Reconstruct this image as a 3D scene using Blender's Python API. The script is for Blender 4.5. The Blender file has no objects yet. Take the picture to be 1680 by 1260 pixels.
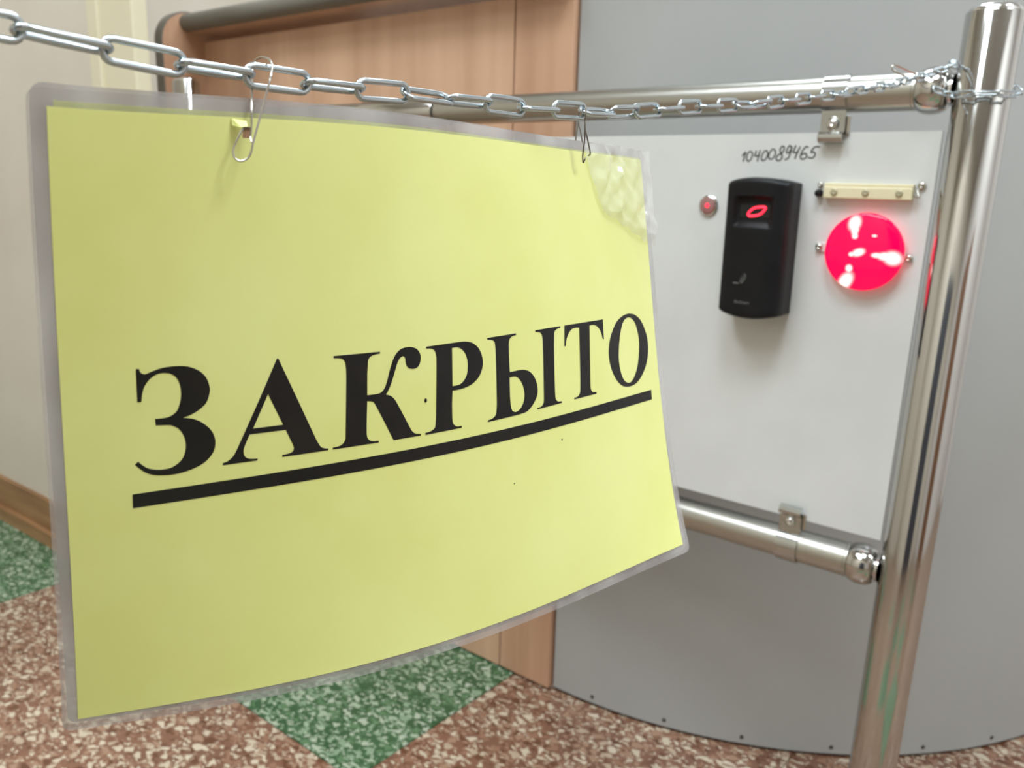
import bpy, bmesh, math, random
from mathutils import Vector, Matrix, noise
from mathutils.geometry import tessellate_polygon
random.seed(4)
V = Vector
sc = bpy.context.scene
COL = sc.collection

# ------------------------------------------------------------------ camera
F_PX = 1397.0
AX = (V((0.77345, 0.633336, 0.0257)), V((0.164284, -0.16114, -0.973162)), V((-0.612197, 0.756915, -0.228681)))  # image right, image down, forward
EYE = V((0, 0, 0.9))
cam_d = bpy.data.cameras.new('camera'); cam = bpy.data.objects.new('camera', cam_d); COL.objects.link(cam)
cam_d.sensor_width = 36; cam_d.lens = 36 * F_PX / 1680; cam_d.clip_start = 0.02; cam_d.clip_end = 50
r_, d_, f_ = AX
cam.matrix_world = Matrix(((r_.x, -d_.x, -f_.x, EYE.x), (r_.y, -d_.y, -f_.y, EYE.y), (r_.z, -d_.z, -f_.z, EYE.z), (0, 0, 0, 1)))
cam_d.dof.use_dof = True; cam_d.dof.focus_distance = 0.36; cam_d.dof.aperture_fstop = 17
sc.camera = cam

# ------------------------------------------------------------------ light and exposure
sc.view_settings.view_transform = 'Standard'; sc.view_settings.look = 'None'
sc.view_settings.gamma = 1; sc.view_settings.use_curve_mapping = False
sc.view_settings.exposure = 0.88
wd = bpy.data.worlds.new('world'); sc.world = wd; wd.use_nodes = True
wd.node_tree.nodes['Background'].inputs[0].default_value = (0.9, 0.95, 1.0, 1)
wd.node_tree.nodes['Background'].inputs[1].default_value = 0.3
ADDED_LAMPS = [((0.05, -0.35, 3.56), 0.85, 31, 'added unseen ceiling light panel above the chain and the yellow notice'), ((-1.3, -0.7, 3.56), 0.85, 22, 'added unseen ceiling light panel above the floor beside the left wall'),
         ((1.7, 0.9, 3.56), 0.85, 50, 'added unseen ceiling light panel near the brown door on the right'), ((-1.2, 2.0, 3.56), 0.85, 36, 'added unseen ceiling light panel over the inside of the reception booth'),
         ((-0.75, -1.7, 3.56), 0.85, 18, 'added unseen ceiling light panel near the rear wall left of the dark door')]  # unseen ceiling panels, added to light the scene and the chrome
for i, (p, sz, w, _l) in enumerate(ADDED_LAMPS):
    ld = bpy.data.lights.new('added_panel_light', 'AREA'); ld.shape = 'SQUARE'; ld.size = sz; ld.energy = w
    ld.color = (0.84, 0.945, 1.02)
    lo = bpy.data.objects.new('added_panel_light', ld); COL.objects.link(lo); lo.location = p


def hit(u, v, y):
    """world point on the vertical plane Y=y seen at photo pixel (u, v)"""
    r = AX[0] * (u - 840) + AX[1] * (v - 630) + AX[2] * F_PX
    return EYE + r * ((y - EYE.y) / r.y)


def at_depth(u, v, z):
    return EYE + AX[0] * ((u - 840) / F_PX * z) + AX[1] * ((v - 630) / F_PX * z) + AX[2] * z


# ------------------------------------------------------------------ materials
def srgb(r, g, b):
    f = lambda c: (c / 255 / 12.92) if c <= 10 else ((c / 255 + 0.055) / 1.055) ** 2.4
    return (f(r), f(g), f(b), 1)


def mat(name, color, rough=0.5, metal=0.0, **kw):
    m = bpy.data.materials.new(name); m.use_nodes = True
    b = m.node_tree.nodes['Principled BSDF']
    b.inputs['Base Color'].default_value = color; b.inputs['Roughness'].default_value = rough; b.inputs['Metallic'].default_value = metal
    for k, v in kw.items(): b.inputs[k.replace('_', ' ')].default_value = v
    m.diffuse_color = color
    return m


def nd(m, typ, **kw):
    n = m.node_tree.nodes.new(typ)
    for k, v in kw.items(): setattr(n, k, v)
    return n


def lk(m, a, b): m.node_tree.links.new(a, b)


def ramp(m, fac, stops, interp='LINEAR'):
    n = nd(m, 'ShaderNodeValToRGB'); n.color_ramp.interpolation = interp
    el = n.color_ramp.elements
    while len(el) < len(stops): el.new(0.5)
    for e, (p, c) in zip(el, stops): e.position = p; e.color = c
    lk(m, fac, n.inputs[0]); return n.outputs[0]


def noisy(m, c1, c2, scale=(8, 8, 8), detail=4, lo=0.35, hi=0.65, bump=0, bscale=None, coord='Object'):
    """colour drifts between c1 and c2 with a noise; optional fine relief"""
    tc = nd(m, 'ShaderNodeTexCoord'); mp = nd(m, 'ShaderNodeMapping'); mp.inputs['Scale'].default_value = scale
    lk(m, tc.outputs[coord], mp.inputs[0])
    n = nd(m, 'ShaderNodeTexNoise'); n.inputs['Scale'].default_value = 1; n.inputs['Detail'].default_value = detail
    lk(m, mp.outputs[0], n.inputs[0])
    b = m.node_tree.nodes['Principled BSDF']
    lk(m, ramp(m, n.outputs[0], [(lo, c1), (hi, c2)]), b.inputs['Base Color'])
    if bump:
        n2 = nd(m, 'ShaderNodeTexNoise'); n2.inputs['Scale'].default_value = bscale or 60; n2.inputs['Detail'].default_value = 3
        lk(m, tc.outputs[coord], n2.inputs[0])
        bp = nd(m, 'ShaderNodeBump'); bp.inputs['Strength'].default_value = bump; bp.inputs['Distance'].default_value = 0.002
        lk(m, n2.outputs[0], bp.inputs['Height']); lk(m, bp.outputs[0], b.inputs['Normal'])
    return m


def terrazzo(name, base, base2, chips, keep):
    m = mat(name, base, 0.38)
    b = m.node_tree.nodes['Principled BSDF']
    tc = nd(m, 'ShaderNodeTexCoord')
    wn = nd(m, 'ShaderNodeTexNoise'); wn.inputs['Scale'].default_value = 55; wn.inputs['Detail'].default_value = 2
    lk(m, tc.outputs['Object'], wn.inputs[0])
    mx = nd(m, 'ShaderNodeMixRGB', blend_type='LINEAR_LIGHT'); mx.inputs[0].default_value = 0.008
    lk(m, tc.outputs['Object'], mx.inputs[1]); lk(m, wn.outputs[1], mx.inputs[2])
    n = nd(m, 'ShaderNodeTexNoise'); n.inputs['Scale'].default_value = 9; n.inputs['Detail'].default_value = 6
    lk(m, tc.outputs['Object'], n.inputs[0])
    col = ramp(m, n.outputs[0], [(0.3, base), (0.7, base2)])
    for i, (scl, edge, rot) in enumerate(((125, 0.15, 0.3), (80, 0.17, 1.0), (50, 0.17, 0.5))):
        mp = nd(m, 'ShaderNodeMapping'); mp.inputs['Rotation'].default_value = (0, 0, rot); mp.inputs['Scale'].default_value = (1, 1.45, 1)
        lk(m, mx.outputs[0], mp.inputs[0])
        v1 = nd(m, 'ShaderNodeTexVoronoi', feature='F1', voronoi_dimensions='2D'); v1.inputs['Scale'].default_value = scl
        v2 = nd(m, 'ShaderNodeTexVoronoi', feature='DISTANCE_TO_EDGE', voronoi_dimensions='2D'); v2.inputs['Scale'].default_value = scl
        for q in (v1, v2): lk(m, mp.outputs[0], q.inputs['Vector'])
        sp = nd(m, 'ShaderNodeSeparateColor'); lk(m, v1.outputs['Color'], sp.inputs[0])
        has = nd(m, 'ShaderNodeMath', operation='LESS_THAN'); lk(m, sp.outputs[0], has.inputs[0]); has.inputs[1].default_value = keep[i]
        ins = nd(m, 'ShaderNodeMapRange'); lk(m, v2.outputs['Distance'], ins.inputs[0])
        ins.inputs[1].default_value = edge; ins.inputs[2].default_value = edge + 0.05
        mk_ = nd(m, 'ShaderNodeMath', operation='MULTIPLY'); lk(m, has.outputs[0], mk_.inputs[0]); lk(m, ins.outputs[0], mk_.inputs[1])
        cc = ramp(m, sp.outputs[1], [(j / len(chips), c) for j, c in enumerate(chips)], 'CONSTANT')
        mm = nd(m, 'ShaderNodeMixRGB'); lk(m, mk_.outputs[0], mm.inputs[0]); lk(m, col, mm.inputs[1]); lk(m, cc, mm.inputs[2])
        col = mm.outputs[0]
    lk(m, col, b.inputs['Base Color'])
    return m


M = {}
M['chrome'] = mat('chrome', (0.53, 0.52, 0.50, 1), 0.10, 1.0)
M['rail_steel'] = mat('rail_steel', (0.46, 0.45, 0.41, 1), 0.31, 1.0)
M['dark_wire'] = mat('dark_clip_wire', (0.20, 0.18, 0.15, 1), 0.35, 1.0)
M['nickel'] = mat('bright_nickel', (0.72, 0.72, 0.71, 1), 0.15, 1.0)
M['zinc'] = mat('zinc_plated_steel', (0.50, 0.555, 0.585, 1), 0.27, 1.0)
M['clamp'] = mat('clamp_steel', (0.46, 0.47, 0.45, 1), 0.2, 1.0)
M['wire'] = mat('dull_clip_wire', (0.50, 0.47, 0.42, 1), 0.28, 1.0)
M['dark_metal'] = mat('dark_metal', (0.07, 0.065, 0.06, 1), 0.45, 0.6)
M['paper'] = noisy(mat('yellow_paper', srgb(230, 233, 145), 0.42, Coat_Weight=0.35, Coat_Roughness=0.22), srgb(228, 230, 142), srgb(235, 238, 156), (14, 14, 14), 4)
M['paper_back'] = mat('yellow_paper_edge', srgb(236, 246, 116), 0.5)
M['ink'] = noisy(mat('black_ink', srgb(24, 23, 22), 0.4, Specular_IOR_Level=0.25, Coat_Weight=0.12, Coat_Roughness=0.2), srgb(20, 20, 20), srgb(31, 29, 28), (40, 40, 40), 3)
M['film'] = noisy(mat('laminating_film', srgb(186, 180, 178), 0.2, Alpha=0.32), srgb(172, 166, 164), srgb(206, 202, 200), (60, 60, 20), 3)
M['film_back'] = noisy(mat('laminating_film_back', srgb(186, 180, 178), 0.25, Alpha=0.48), srgb(172, 166, 164), srgb(206, 202, 200), (60, 60, 20), 3)
M['tape'] = mat('clear_tape', (0.80, 0.80, 0.74, 1), 0.07, Alpha=0.30, Specular_IOR_Level=1.0)
M['board'] = noisy(mat('white_plastic_board', srgb(214, 213, 208), 0.5), srgb(208, 209, 207), srgb(216, 217, 215), (7, 7, 7), 5)
M['cladding'] = noisy(mat('grey_laminate', srgb(168, 168, 165), 0.38), srgb(158, 158, 156), srgb(165, 165, 162), (3, 3, 2), 5, bump=0.02, bscale=500)
M['edge'] = mat('grey_edge_banding', srgb(112, 108, 99), 0.5)
w_ = mat('beech_laminate', srgb(190, 146, 112), 0.42)
M['wood'] = noisy(w_, srgb(192, 152, 123), srgb(210, 171, 141), (22, 22, 1.3), 6, 0.3, 0.7)
M['wood2'] = noisy(mat('beech_laminate_light', srgb(200, 158, 124), 0.42), srgb(180, 139, 110), srgb(197, 156, 127), (26, 26, 1.2), 5)
M['skirting'] = noisy(mat('brown_skirting', srgb(150, 112, 76), 0.5), srgb(132, 96, 62), srgb(160, 122, 84), (3, 40, 40), 5)
M['wall'] = noisy(mat('cream_wall_paint', srgb(200, 190, 172), 0.75), srgb(200, 191, 175), srgb(210, 202, 188), (2, 2, 2), 4, bump=0.08, bscale=90)
M['wall_white'] = noisy(mat('white_wall_paint', srgb(214, 208, 202), 0.7), srgb(209, 203, 197), srgb(217, 212, 208), (2, 2, 2), 3)
M['jamb'] = mat('cream_door_frame', srgb(214, 206, 178), 0.5)
M['ceiling'] = mat('ceiling_paint', srgb(214, 214, 210), 0.8)
M['added_dark_door'] = mat('added_dark_door', srgb(52, 52, 60), 0.5)  # for the unseen door added as a dark reflection in the chrome
M['added_door_wood'] = mat('added_brown_door', srgb(122, 84, 58), 0.5)  # for the unseen brown door added for the chrome to reflect
M['black'] = noisy(mat('black_plastic', srgb(20, 20, 22), 0.42, Specular_IOR_Level=0.22), srgb(18, 18, 20), srgb(23, 23, 25), (30, 30, 30))
M['black_side'] = mat('charcoal_plastic', srgb(42, 40, 42), 0.5, Specular_IOR_Level=0.25)
M['black_gloss'] = mat('glossy_black_plastic', srgb(16, 16, 18), 0.15)
M['print'] = mat('grey_print', srgb(110, 110, 108), 0.5)
M['cream'] = mat('cream_plastic', srgb(226, 216, 180), 0.45)
M['marker'] = mat('marker_ink', srgb(60, 62, 58), 0.6)
M['added_panel_glow'] = mat('added_light_diffuser', (0.9, 0.9, 0.88, 1), 0.5, Emission_Color=(1, 0.98, 0.94, 1), Emission_Strength=1.2)  # glowing face of the added ceiling panels
M['red_dim'] = mat('red_led', (0.6, 0.02, 0.03, 1), 0.3, Emission_Color=(1, 0.02, 0.05, 1), Emission_Strength=1.6)
M['pink_face'] = mat('button_face', srgb(140, 120, 116), 0.35, 0.3, Emission_Color=(1, 0.06, 0.08, 1), Emission_Strength=0.05)
M['slab_red'] = terrazzo('red_terrazzo', srgb(120, 84, 66), srgb(106, 76, 60), [srgb(186, 172, 150), srgb(166, 146, 124), srgb(146, 116, 94), srgb(180, 166, 144), srgb(92, 60, 42), srgb(134, 100, 80)], (0.50, 0.55, 0.60))
M['slab_green'] = terrazzo('green_terrazzo', srgb(46, 80, 50), srgb(56, 90, 58), [srgb(146, 162, 136), srgb(124, 146, 118), srgb(84, 116, 82), srgb(158, 168, 148)], (0.45, 0.45, 0.55))
M['joint'] = mat('floor_joint', srgb(92, 74, 60), 0.8)


# ------------------------------------------------------------------ mesh helpers
def P3(p): return V((p[0], p[1], p[2]))


class MB:
    """collects shapes, in world coordinates, for one mesh"""
    def __init__(s): s.v = []; s.f = []

    def add(s, vs, fs):
        n = len(s.v); s.v += [P3(v) for v in vs]; s.f += [tuple(i + n for i in f) for f in fs]; return s

    def box(s, a, b, bev=0.0):
        a, b = V(a), V(b); lo = V((min(a.x, b.x), min(a.y, b.y), min(a.z, b.z))); hi = V((max(a.x, b.x), max(a.y, b.y), max(a.z, b.z)))
        bm = bmesh.new(); bmesh.ops.create_cube(bm, size=1)
        for v in bm.verts: v.co = V(((lo[i] + hi[i]) / 2 + v.co[i] * (hi[i] - lo[i]) for i in range(3)))
        if bev: bmesh.ops.bevel(bm, geom=list(bm.edges), offset=bev, segments=2, affect='EDGES', profile=0.5)
        bm.verts.index_update(); s.add([v.co.copy() for v in bm.verts], [[v.index for v in f.verts] for f in bm.faces]); bm.free(); return s

    def tube(s, pts, rad, n=8, cap=True, closed=False):
        pts = [P3(p) for p in pts]; m = len(pts); rings = []; nrm = None
        for i in range(m):
            if closed: t = pts[(i + 1) % m] - pts[i - 1]
            else: t = pts[min(i + 1, m - 1)] - pts[max(i - 1, 0)]
            t.normalize()
            if nrm is None:
                nrm = t.cross(V((0, 0, 1)) if abs(t.z) < 0.9 else V((1, 0, 0))).normalized()
            nrm = (nrm - t * nrm.dot(t)).normalized(); bi = t.cross(nrm)
            r = rad[i] if isinstance(rad, (list, tuple)) else rad
            rings.append([pts[i] + (nrm * math.cos(2 * math.pi * k / n) + bi * math.sin(2 * math.pi * k / n)) * r for k in range(n)])
        vs = [p for r in rings for p in r]; fs = []
        for i in range(m if closed else m - 1):
            for k in range(n):
                j = (i + 1) % m; fs.append((i * n + k, i * n + (k + 1) % n, j * n + (k + 1) % n, j * n + k))
        if cap and not closed: fs.append(tuple(range(n))[::-1]); fs.append(tuple((m - 1) * n + k for k in range(n)))
        return s.add(vs, fs)

    def lathe(s, origin, axis, prof, n=32, ref=None):
        """prof: (distance along the axis, radius)"""
        o = V(origin); ax = V(axis).normalized(); a = (V(ref) if ref else ax.orthogonal()).normalized(); a = (a - ax * a.dot(ax)).normalized(); b = ax.cross(a)
        vs = []; fs = []; m = len(prof)
        for h, r in prof:
            for k in range(n):
                t = 2 * math.pi * k / n; vs.append(o + ax * h + (a * math.cos(t) + b * math.sin(t)) * max(r, 1e-5))
        for i in range(m - 1):
            for k in range(n): fs.append((i * n + k, i * n + (k + 1) % n, (i + 1) * n + (k + 1) % n, (i + 1) * n + k))
        fs.append(tuple(range(n))[::-1]); fs.append(tuple((m - 1) * n + k for k in range(n)))
        return s.add(vs, fs)

    def prism(s, poly, origin, ex, ey, ez):
        """polygon in the (ex, ey) frame, extruded along the vector ez"""
        o, ex, ey, ez = V(origin), V(ex), V(ey), V(ez); n = len(poly)
        vs = [o + ex * x + ey * y for x, y in poly] + [o + ex * x + ey * y + ez for x, y in poly]
        fs = [tuple(range(n))[::-1], tuple(range(n, 2 * n))] + [(i, (i + 1) % n, n + (i + 1) % n, n + i) for i in range(n)]
        return s.add(vs, fs)

    def obj(s, name, m, parent=None, smooth=False, angle=None):
        if parent is None:
            lo = V([min(v[i] for v in s.v) for i in range(3)]); hi = V([max(v[i] for v in s.v) for i in range(3)])
            org = V(((lo.x + hi.x) / 2, (lo.y + hi.y) / 2, lo.z)); loc = org
        else:
            org = V(parent['_org']); loc = V((0, 0, 0))
        me = bpy.data.meshes.new(name); me.from_pydata([v - org for v in s.v], [], s.f)
        bm = bmesh.new(); bm.from_mesh(me); bmesh.ops.recalc_face_normals(bm, faces=bm.faces)
        for f in bm.faces: f.smooth = smooth
        if smooth:
            for e in bm.edges:
                if len(e.link_faces) == 2 and e.calc_face_angle(0) > math.radians(angle or 40): e.smooth = False
        bm.to_mesh(me); bm.free()
        me.materials.append(m)
        o = bpy.data.objects.new(name, me); COL.objects.link(o); o.location = loc; o.parent = parent; o['_org'] = list(org)
        return o


def tag(o, label, cat, group=None):
    o['label'] = label; o['category'] = cat
    if group: o['group'] = group
    return o


def thing(name, label, cat, loc, group=None):
    o = bpy.data.objects.new(name, None); COL.objects.link(o); o.location = loc; o['_org'] = list(loc); o.empty_display_size = 0.02
    return tag(o, label, cat, group)


def structure(o): o['kind'] = 'structure'; return o


def crom(pts, closed=False, k=4):
    """Catmull-Rom through 3-D points"""
    out = []; n = len(pts); pts = [P3(p) for p in pts]
    for i in range(n if closed else n - 1):
        g = (lambda j: pts[j % n]) if closed else (lambda j: pts[min(max(j, 0), n - 1)])
        p0, p1, p2, p3 = g(i - 1), g(i), g(i + 1), g(i + 2)
        for q in range(k):
            t = q / k
            out.append(0.5 * ((2 * p1) + (p2 - p0) * t + (2 * p0 - 5 * p1 + 4 * p2 - p3) * t * t + (3 * p1 - p0 - 3 * p2 + p3) * t ** 3))
    if not closed: out.append(pts[-1])
    return out


# ------------------------------------------------------------------ the room
fl = structure(MB().box((-3.2, -2.6, -0.08), (2.8, 3.2, -0.012)).obj('floor', M['joint']))
# terrazzo fields cast between thin joints: 0.49 m squares, two of them green
xs = [-3.2, -2.85, -2.37, -1.885, -1.385, -0.892, -0.40, 0.09, 0.58, 1.07, 1.56, 2.05, 2.8]
ys = [-2.6, -2.2, -1.71, -1.22, -0.73, -0.24, 0.25, 0.74, 1.23, 1.72, 2.21, 2.7, 3.2]
for i in range(12):
    for j in range(12):
        x0, x1, y0, y1 = xs[i], xs[i + 1], ys[j], ys[j + 1]
        green = (i == 4 and j == 7) or (i in (1, 2) and j in (6, 7)) or (i in (8, 10) and j in (3, 5)) or (i == 5 and j == 3) or (i == 7 and j in (6, 4)) or (i == 6 and j == 5)
        g = 0.0009
        MB().box((x0 + g, y0 + g, -0.012), (x1 - g, y1 - g, 0), 0.0004).obj('terrazzo_slab', M['slab_green'] if green else M['slab_red'], fl)
structure(MB().box((-3.2, -2.6, 3.6), (2.8, 3.2, 3.7)).obj('ceiling', M['ceiling']))
structure(MB().box((-3.3, 3.2, 0), (2.8, 3.3, 3.6)).obj('wall_far', M['wall_white']))
structure(MB().box((2.8, -2.6, 0), (2.9, 3.3, 3.6)).obj('wall_right', M['wall_white']))
structure(MB().box((-3.3, -2.7, 0), (2.8, -2.6, 3.6)).obj('wall_back', M['wall']))
structure(MB().box((-3.3, -2.6, 0), (-3.2, 3.2, 3.6)).obj('wall_outer', M['wall']))
# the wall at the left of the photograph, its skirting and the cream frame at its end
sl = 0.032


def wy(x): return 0.815 + sl * (x + 2.436)


structure(MB().prism([(-3.2, wy(-3.2)), (-1.70, wy(-1.70)), (-1.70, wy(-1.70) + 0.028), (-3.2, wy(-3.2) + 0.028)], (0, 0, 0), (1, 0, 0), (0, 1, 0), (0, 0, 3.6)).obj('wall_left', M['wall']))
sk = structure(MB().prism([(-3.2, wy(-3.2) - 0.012), (-1.70, wy(-1.70) - 0.012), (-1.70, wy(-1.70)), (-3.2, wy(-3.2))], (0, 0, 0), (1, 0, 0), (0, 1, 0), (0, 0, 0.112)).obj('baseboard_left', M['skirting']))
MB().prism([(-3.2, wy(-3.2) - 0.026), (-1.70, wy(-1.70) - 0.026), (-1.70, wy(-1.70) - 0.012), (-3.2, wy(-3.2) - 0.012)], (0, 0, 0), (1, 0, 0), (0, 1, 0), (0, 0, 0.034)).obj('shoe_moulding', M['skirting'], sk)
tr = structure(MB().box((-1.705, 0.822, 0), (-1.555, 0.852, 3.6), 0.004).obj('trim_1', M['jamb']))
MB().box((-1.71, 0.814, 0), (-1.668, 0.83, 3.6), 0.004).obj('frame_moulding', M['jamb'], tr)
# off-camera doors, added to give the polished tubes something to mirror
structure(MB().box((-0.3, -2.6, 0), (1.35, -2.55, 2.3), 0.005).obj('added_door_1', M['added_dark_door']))
structure(MB().box((2.75, -0.9, 0), (2.8, 0.3, 2.1), 0.005).obj('added_door_2', M['added_door_wood']))
for (p, sz, w, lab) in ADDED_LAMPS:  # housings of the added lights, out of view
    t = thing('added_ceiling_light', lab, 'ceiling light', (p[0], p[1], 3.57), 'added square ceiling light panels')
    a = sz / 2
    MB().box((p[0] - a, p[1] - a, 3.58), (p[0] + a, p[1] + a, 3.599)).obj('diffuser', M['added_panel_glow'], t)
    fr = MB()
    for (x0, y0, x1, y1) in ((-a - .02, -a - .02, a + .02, -a), (-a - .02, a, a + .02, a + .02), (-a - .02, -a, -a, a), (a, -a, a + .02, a)): fr.box((p[0] + x0, p[1] + y0, 3.57), (p[0] + x1, p[1] + y1, 3.6))
    fr.obj('frame', M['nickel'], t)

# ------------------------------------------------------------------ the reception booth behind the rails
HB = 1.245
booth = thing('reception_booth', 'reception booth with beech front and rounded grey clad corner behind the chrome rails', 'booth', (-1.3, 1.5, 0))
MB().box((-1.825, 1.130, 0.004), (-0.9285, 1.148, 1.19)).obj('front_panel', M['wood'], booth)
MB().box((-0.926, 1.130, 0.004), (-0.811, 1.148, 1.30), 0.0012).obj('front_panel', M['wood2'], booth)
# side wing with the rounded front top corner, edged in grey
rr = 0.062
arc = [(1.030 + rr - rr * math.cos(a), HB - rr + rr * math.sin(a)) for a in [math.pi / 2 * i / 10 for i in range(11)]]
MB().prism([(1.6, 0.0), (1.030, 0.0)] + arc + [(1.6, HB)], (-1.853, 0, 0), (0, 1, 0), (0, 0, 1), (0.028, 0, 0)).obj('side_panel', M['wood2'], booth)
arc_o = [(1.030 + rr - (rr + .003) * math.cos(a), HB - rr + (rr + .003) * math.sin(a)) for a in [math.pi / 2 * i / 10 for i in range(11)]]
out_ = [(1.027, 0.0)] + arc_o + [(1.6, HB + .003)]; in_ = [(1.6, HB)] + arc[::-1] + [(1.030, 0.0)]
eb = MB(); n = len(out_); m_ = len(in_)
for i in range(n - 1):
    a, b = out_[i], out_[i + 1]; c, d = in_[m_ - 2 - i], in_[m_ - 1 - i]
    eb.prism([a, b, c, d], (-1.8535, 0, 0), (0, 1, 0), (0, 0, 1), (0.029, 0, 0))
eb.obj('edge_band', M['edge'], booth, True)
MB().box((-1.825, 1.090, 1.207), (-0.811, 1.62, 1.243)).obj('countertop', M['wood'], booth)
MB().tube([(-1.825, 1.090, 1.225), (-0.811, 1.090, 1.225)], 0.0185, 16).obj('counter_edge', M['edge'], booth, True)
# curved grey cladding: quarter round in plan, bent sheets screwed on at the foot
ccx, ccy, cr = -0.806, 1.917, 0.777


def arcwall(a0, a1, r0, r1, z0, z1, nseg):
    mb = MB(); vs = []; fs = []
    for i in range(nseg + 1):
        a = a0 + (a1 - a0) * i / nseg
        for r in (r0, r1):
            for z in (z0, z1): vs.append((ccx + r * math.sin(a), ccy - r * math.cos(a), z))
    for i in range(nseg):
        q = i * 4; w = q + 4
        fs += [(q, w, w + 1, q + 1), (q + 2, q + 3, w + 3, w + 2), (q + 1, w + 1, w + 3, q + 3), (q, q + 2, w + 2, w)]
    fs += [(0, 1, 3, 2), (nseg * 4, nseg * 4 + 2, nseg * 4 + 3, nseg * 4 + 1)]
    return mb.add(vs, fs)


am = math.asin((-0.224 - 0.012 - ccx) / cr)
cl1 = arcwall(0.0, math.pi / 2, cr - 0.006, cr, 0.006, 1.55, 60).obj('curved_sheet', M['cladding'], booth, True)
arcwall(0.0, math.pi / 2, cr - 0.016, cr - 0.0065, 0.0, 1.549, 40).obj('backing', M['dark_metal'], booth, True)
MB().box((ccx + cr - 0.006, ccy, 0.006), (ccx + cr, 3.0, 1.55)).obj('side_sheet', M['cladding'], booth)
for (x, y, sh) in ((-0.722, 1.128, cl1), (-0.589, 1.153, cl1), (-0.464, 1.195, cl1), (-0.337, 1.268, cl1), (-0.224, 1.378, cl1), (-0.143, 1.486, cl1)):
    a = math.atan2(x - ccx, ccy - y); d = V((math.sin(a), -math.cos(a), 0))
    MB().lathe(V((ccx, ccy, 0.018)) + d * (cr - 0.001), d, [(0, .0034), (.0016, .0034), (.0024, .0022)], 12).obj('screw', M['dark_metal'], sh, True)

# ------------------------------------------------------------------ the chrome barrier
PX, PY, PR = -0.2115, 1.02, 0.0272
RZ, LZ, RR = 1.008, 0.461, 0.0200
bar = thing('turnstile_barrier', 'polished chrome tube barrier with two rails between posts in front of the booth', 'barrier', (PX, PY, 0))
QX = -1.725


def post(x, top=1.083, tilt=0.0):
    x -= tilt * 1.0
    mb = MB().lathe((x, PY, 0.0), (tilt, 0, 1), [(0.004, .0465), (.010, .0465), (.013, .040), (.014, PR), (top - .003, PR), (top - .0022, PR - .0006)], 48)
    p = mb.obj('post', M['chrome'], bar, True)
    MB().lathe((x + tilt * top, PY, top - .0024), (0, 0, 1), [(0, PR - .002), (.0022, PR - .0022), (.0050, PR - .004), (.0075, PR - .009), (.0086, .007), (.0089, .0004)], 48).obj('end_cap', M['nickel'], p, True)
    return p


post(PX, 1.083, 0.018); post(QX, 1.093)


def rail(z, r):
    MB().tube([(QX + PR * .6, PY, z), (PX - 0.050 - .018 * (1.0 - z), PY, z)], r, 40).obj('rail', M['rail_steel'], bar, True)
    for x, s in ((PX - .018 * (1.0 - z) - .0015, -1), (QX, 1)):
        # ball shaped connector: collar, ball, neck and flange against the post
        b = [(0.0255, .0165), (.0282, .0165), (.0288, .0130), (.0305, .0130)]
        b += [(.0465 - .0165 * math.cos(t), r + .0045 - .0085 * (1 - math.sin(t))) for t in [math.pi * k / 12 for k in range(1, 12)]]
        b += [(.0640, r + .0006), (.0645, r - .001)]
        MB().lathe((x, PY, z), (s, 0, 0), b, 40).obj('ball_connector', M['chrome'], bar, True, 50)


rail(RZ, RR); rail(LZ, RR + .0010)
MB().lathe((-1.16, PY, RZ), (1, 0, 0), [(0, RR), (0.0, RR + .002), (.170, RR + .002), (.172, RR + .0005)], 40).obj('rail_sleeve', M['chrome'], bar, True)
MB().lathe((-0.988, PY, RZ), (1, 0, 0), [(0, RR + .0018), (.0022, RR + .0018), (.0026, RR)], 40).obj('sleeve_ring', M['dark_metal'], bar, True)

# ------------------------------------------------------------------ the white board and what is on it
YB = 1.014          # front face of the board
bd = MB().prism([(-.86, .4985), (-.2505, .4985), (-.2430, .9665), (-.86, .9665)], (0, YB, 0), (1, 0, 0), (0, 0, 1), (0, .005, 0)).obj('mounting_board', M['board'])
tag(bd, 'white plastic board clamped between the two chrome rails, carrying reader and red lamp', 'panel')
# handwritten number: one ribbon of marker per digit
digits = [
    [[(180, 275), (215, 235), (245, 205), (220, 290), (200, 370)]],
    [[(310, 195), (280, 230), (262, 290), (268, 345), (295, 362), (335, 325), (362, 255), (350, 205), (310, 195)]],
    [[(430, 180), (410, 235), (405, 272), (490, 258)], [(497, 170), (465, 270), (445, 370)]],
    [[(580, 180), (540, 225), (515, 290), (520, 340), (550, 350), (595, 315), (625, 240), (612, 190), (580, 180)]],
    [[(700, 155), (660, 210), (640, 270), (650, 318), (685, 325), (735, 285), (757, 215), (742, 165), (700, 155)]],
    [[(880, 100), (845, 140), (838, 190), (865, 240), (870, 300), (830, 348), (785, 348), (768, 305), (800, 258), (860, 225), (900, 175), (908, 125), (880, 100)]],
    [[(1035, 120), (1000, 95), (965, 145), (945, 205), (975, 220), (1020, 165), (1042, 110), (1010, 230), (970, 315), (910, 335)]],
    [[(1110, 90), (1080, 160), (1060, 212), (1150, 205)], [(1187, 110), (1130, 220), (1090, 325)]],
    [[(1325, 130), (1285, 112), (1225, 180), (1187, 270), (1200, 322), (1260, 315), (1295, 265), (1265, 225), (1205, 255)]],
    [[(1525, 115), (1430, 122), (1368, 208), (1425, 205), (1438, 255), (1390, 308), (1310, 292)]]]
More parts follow.
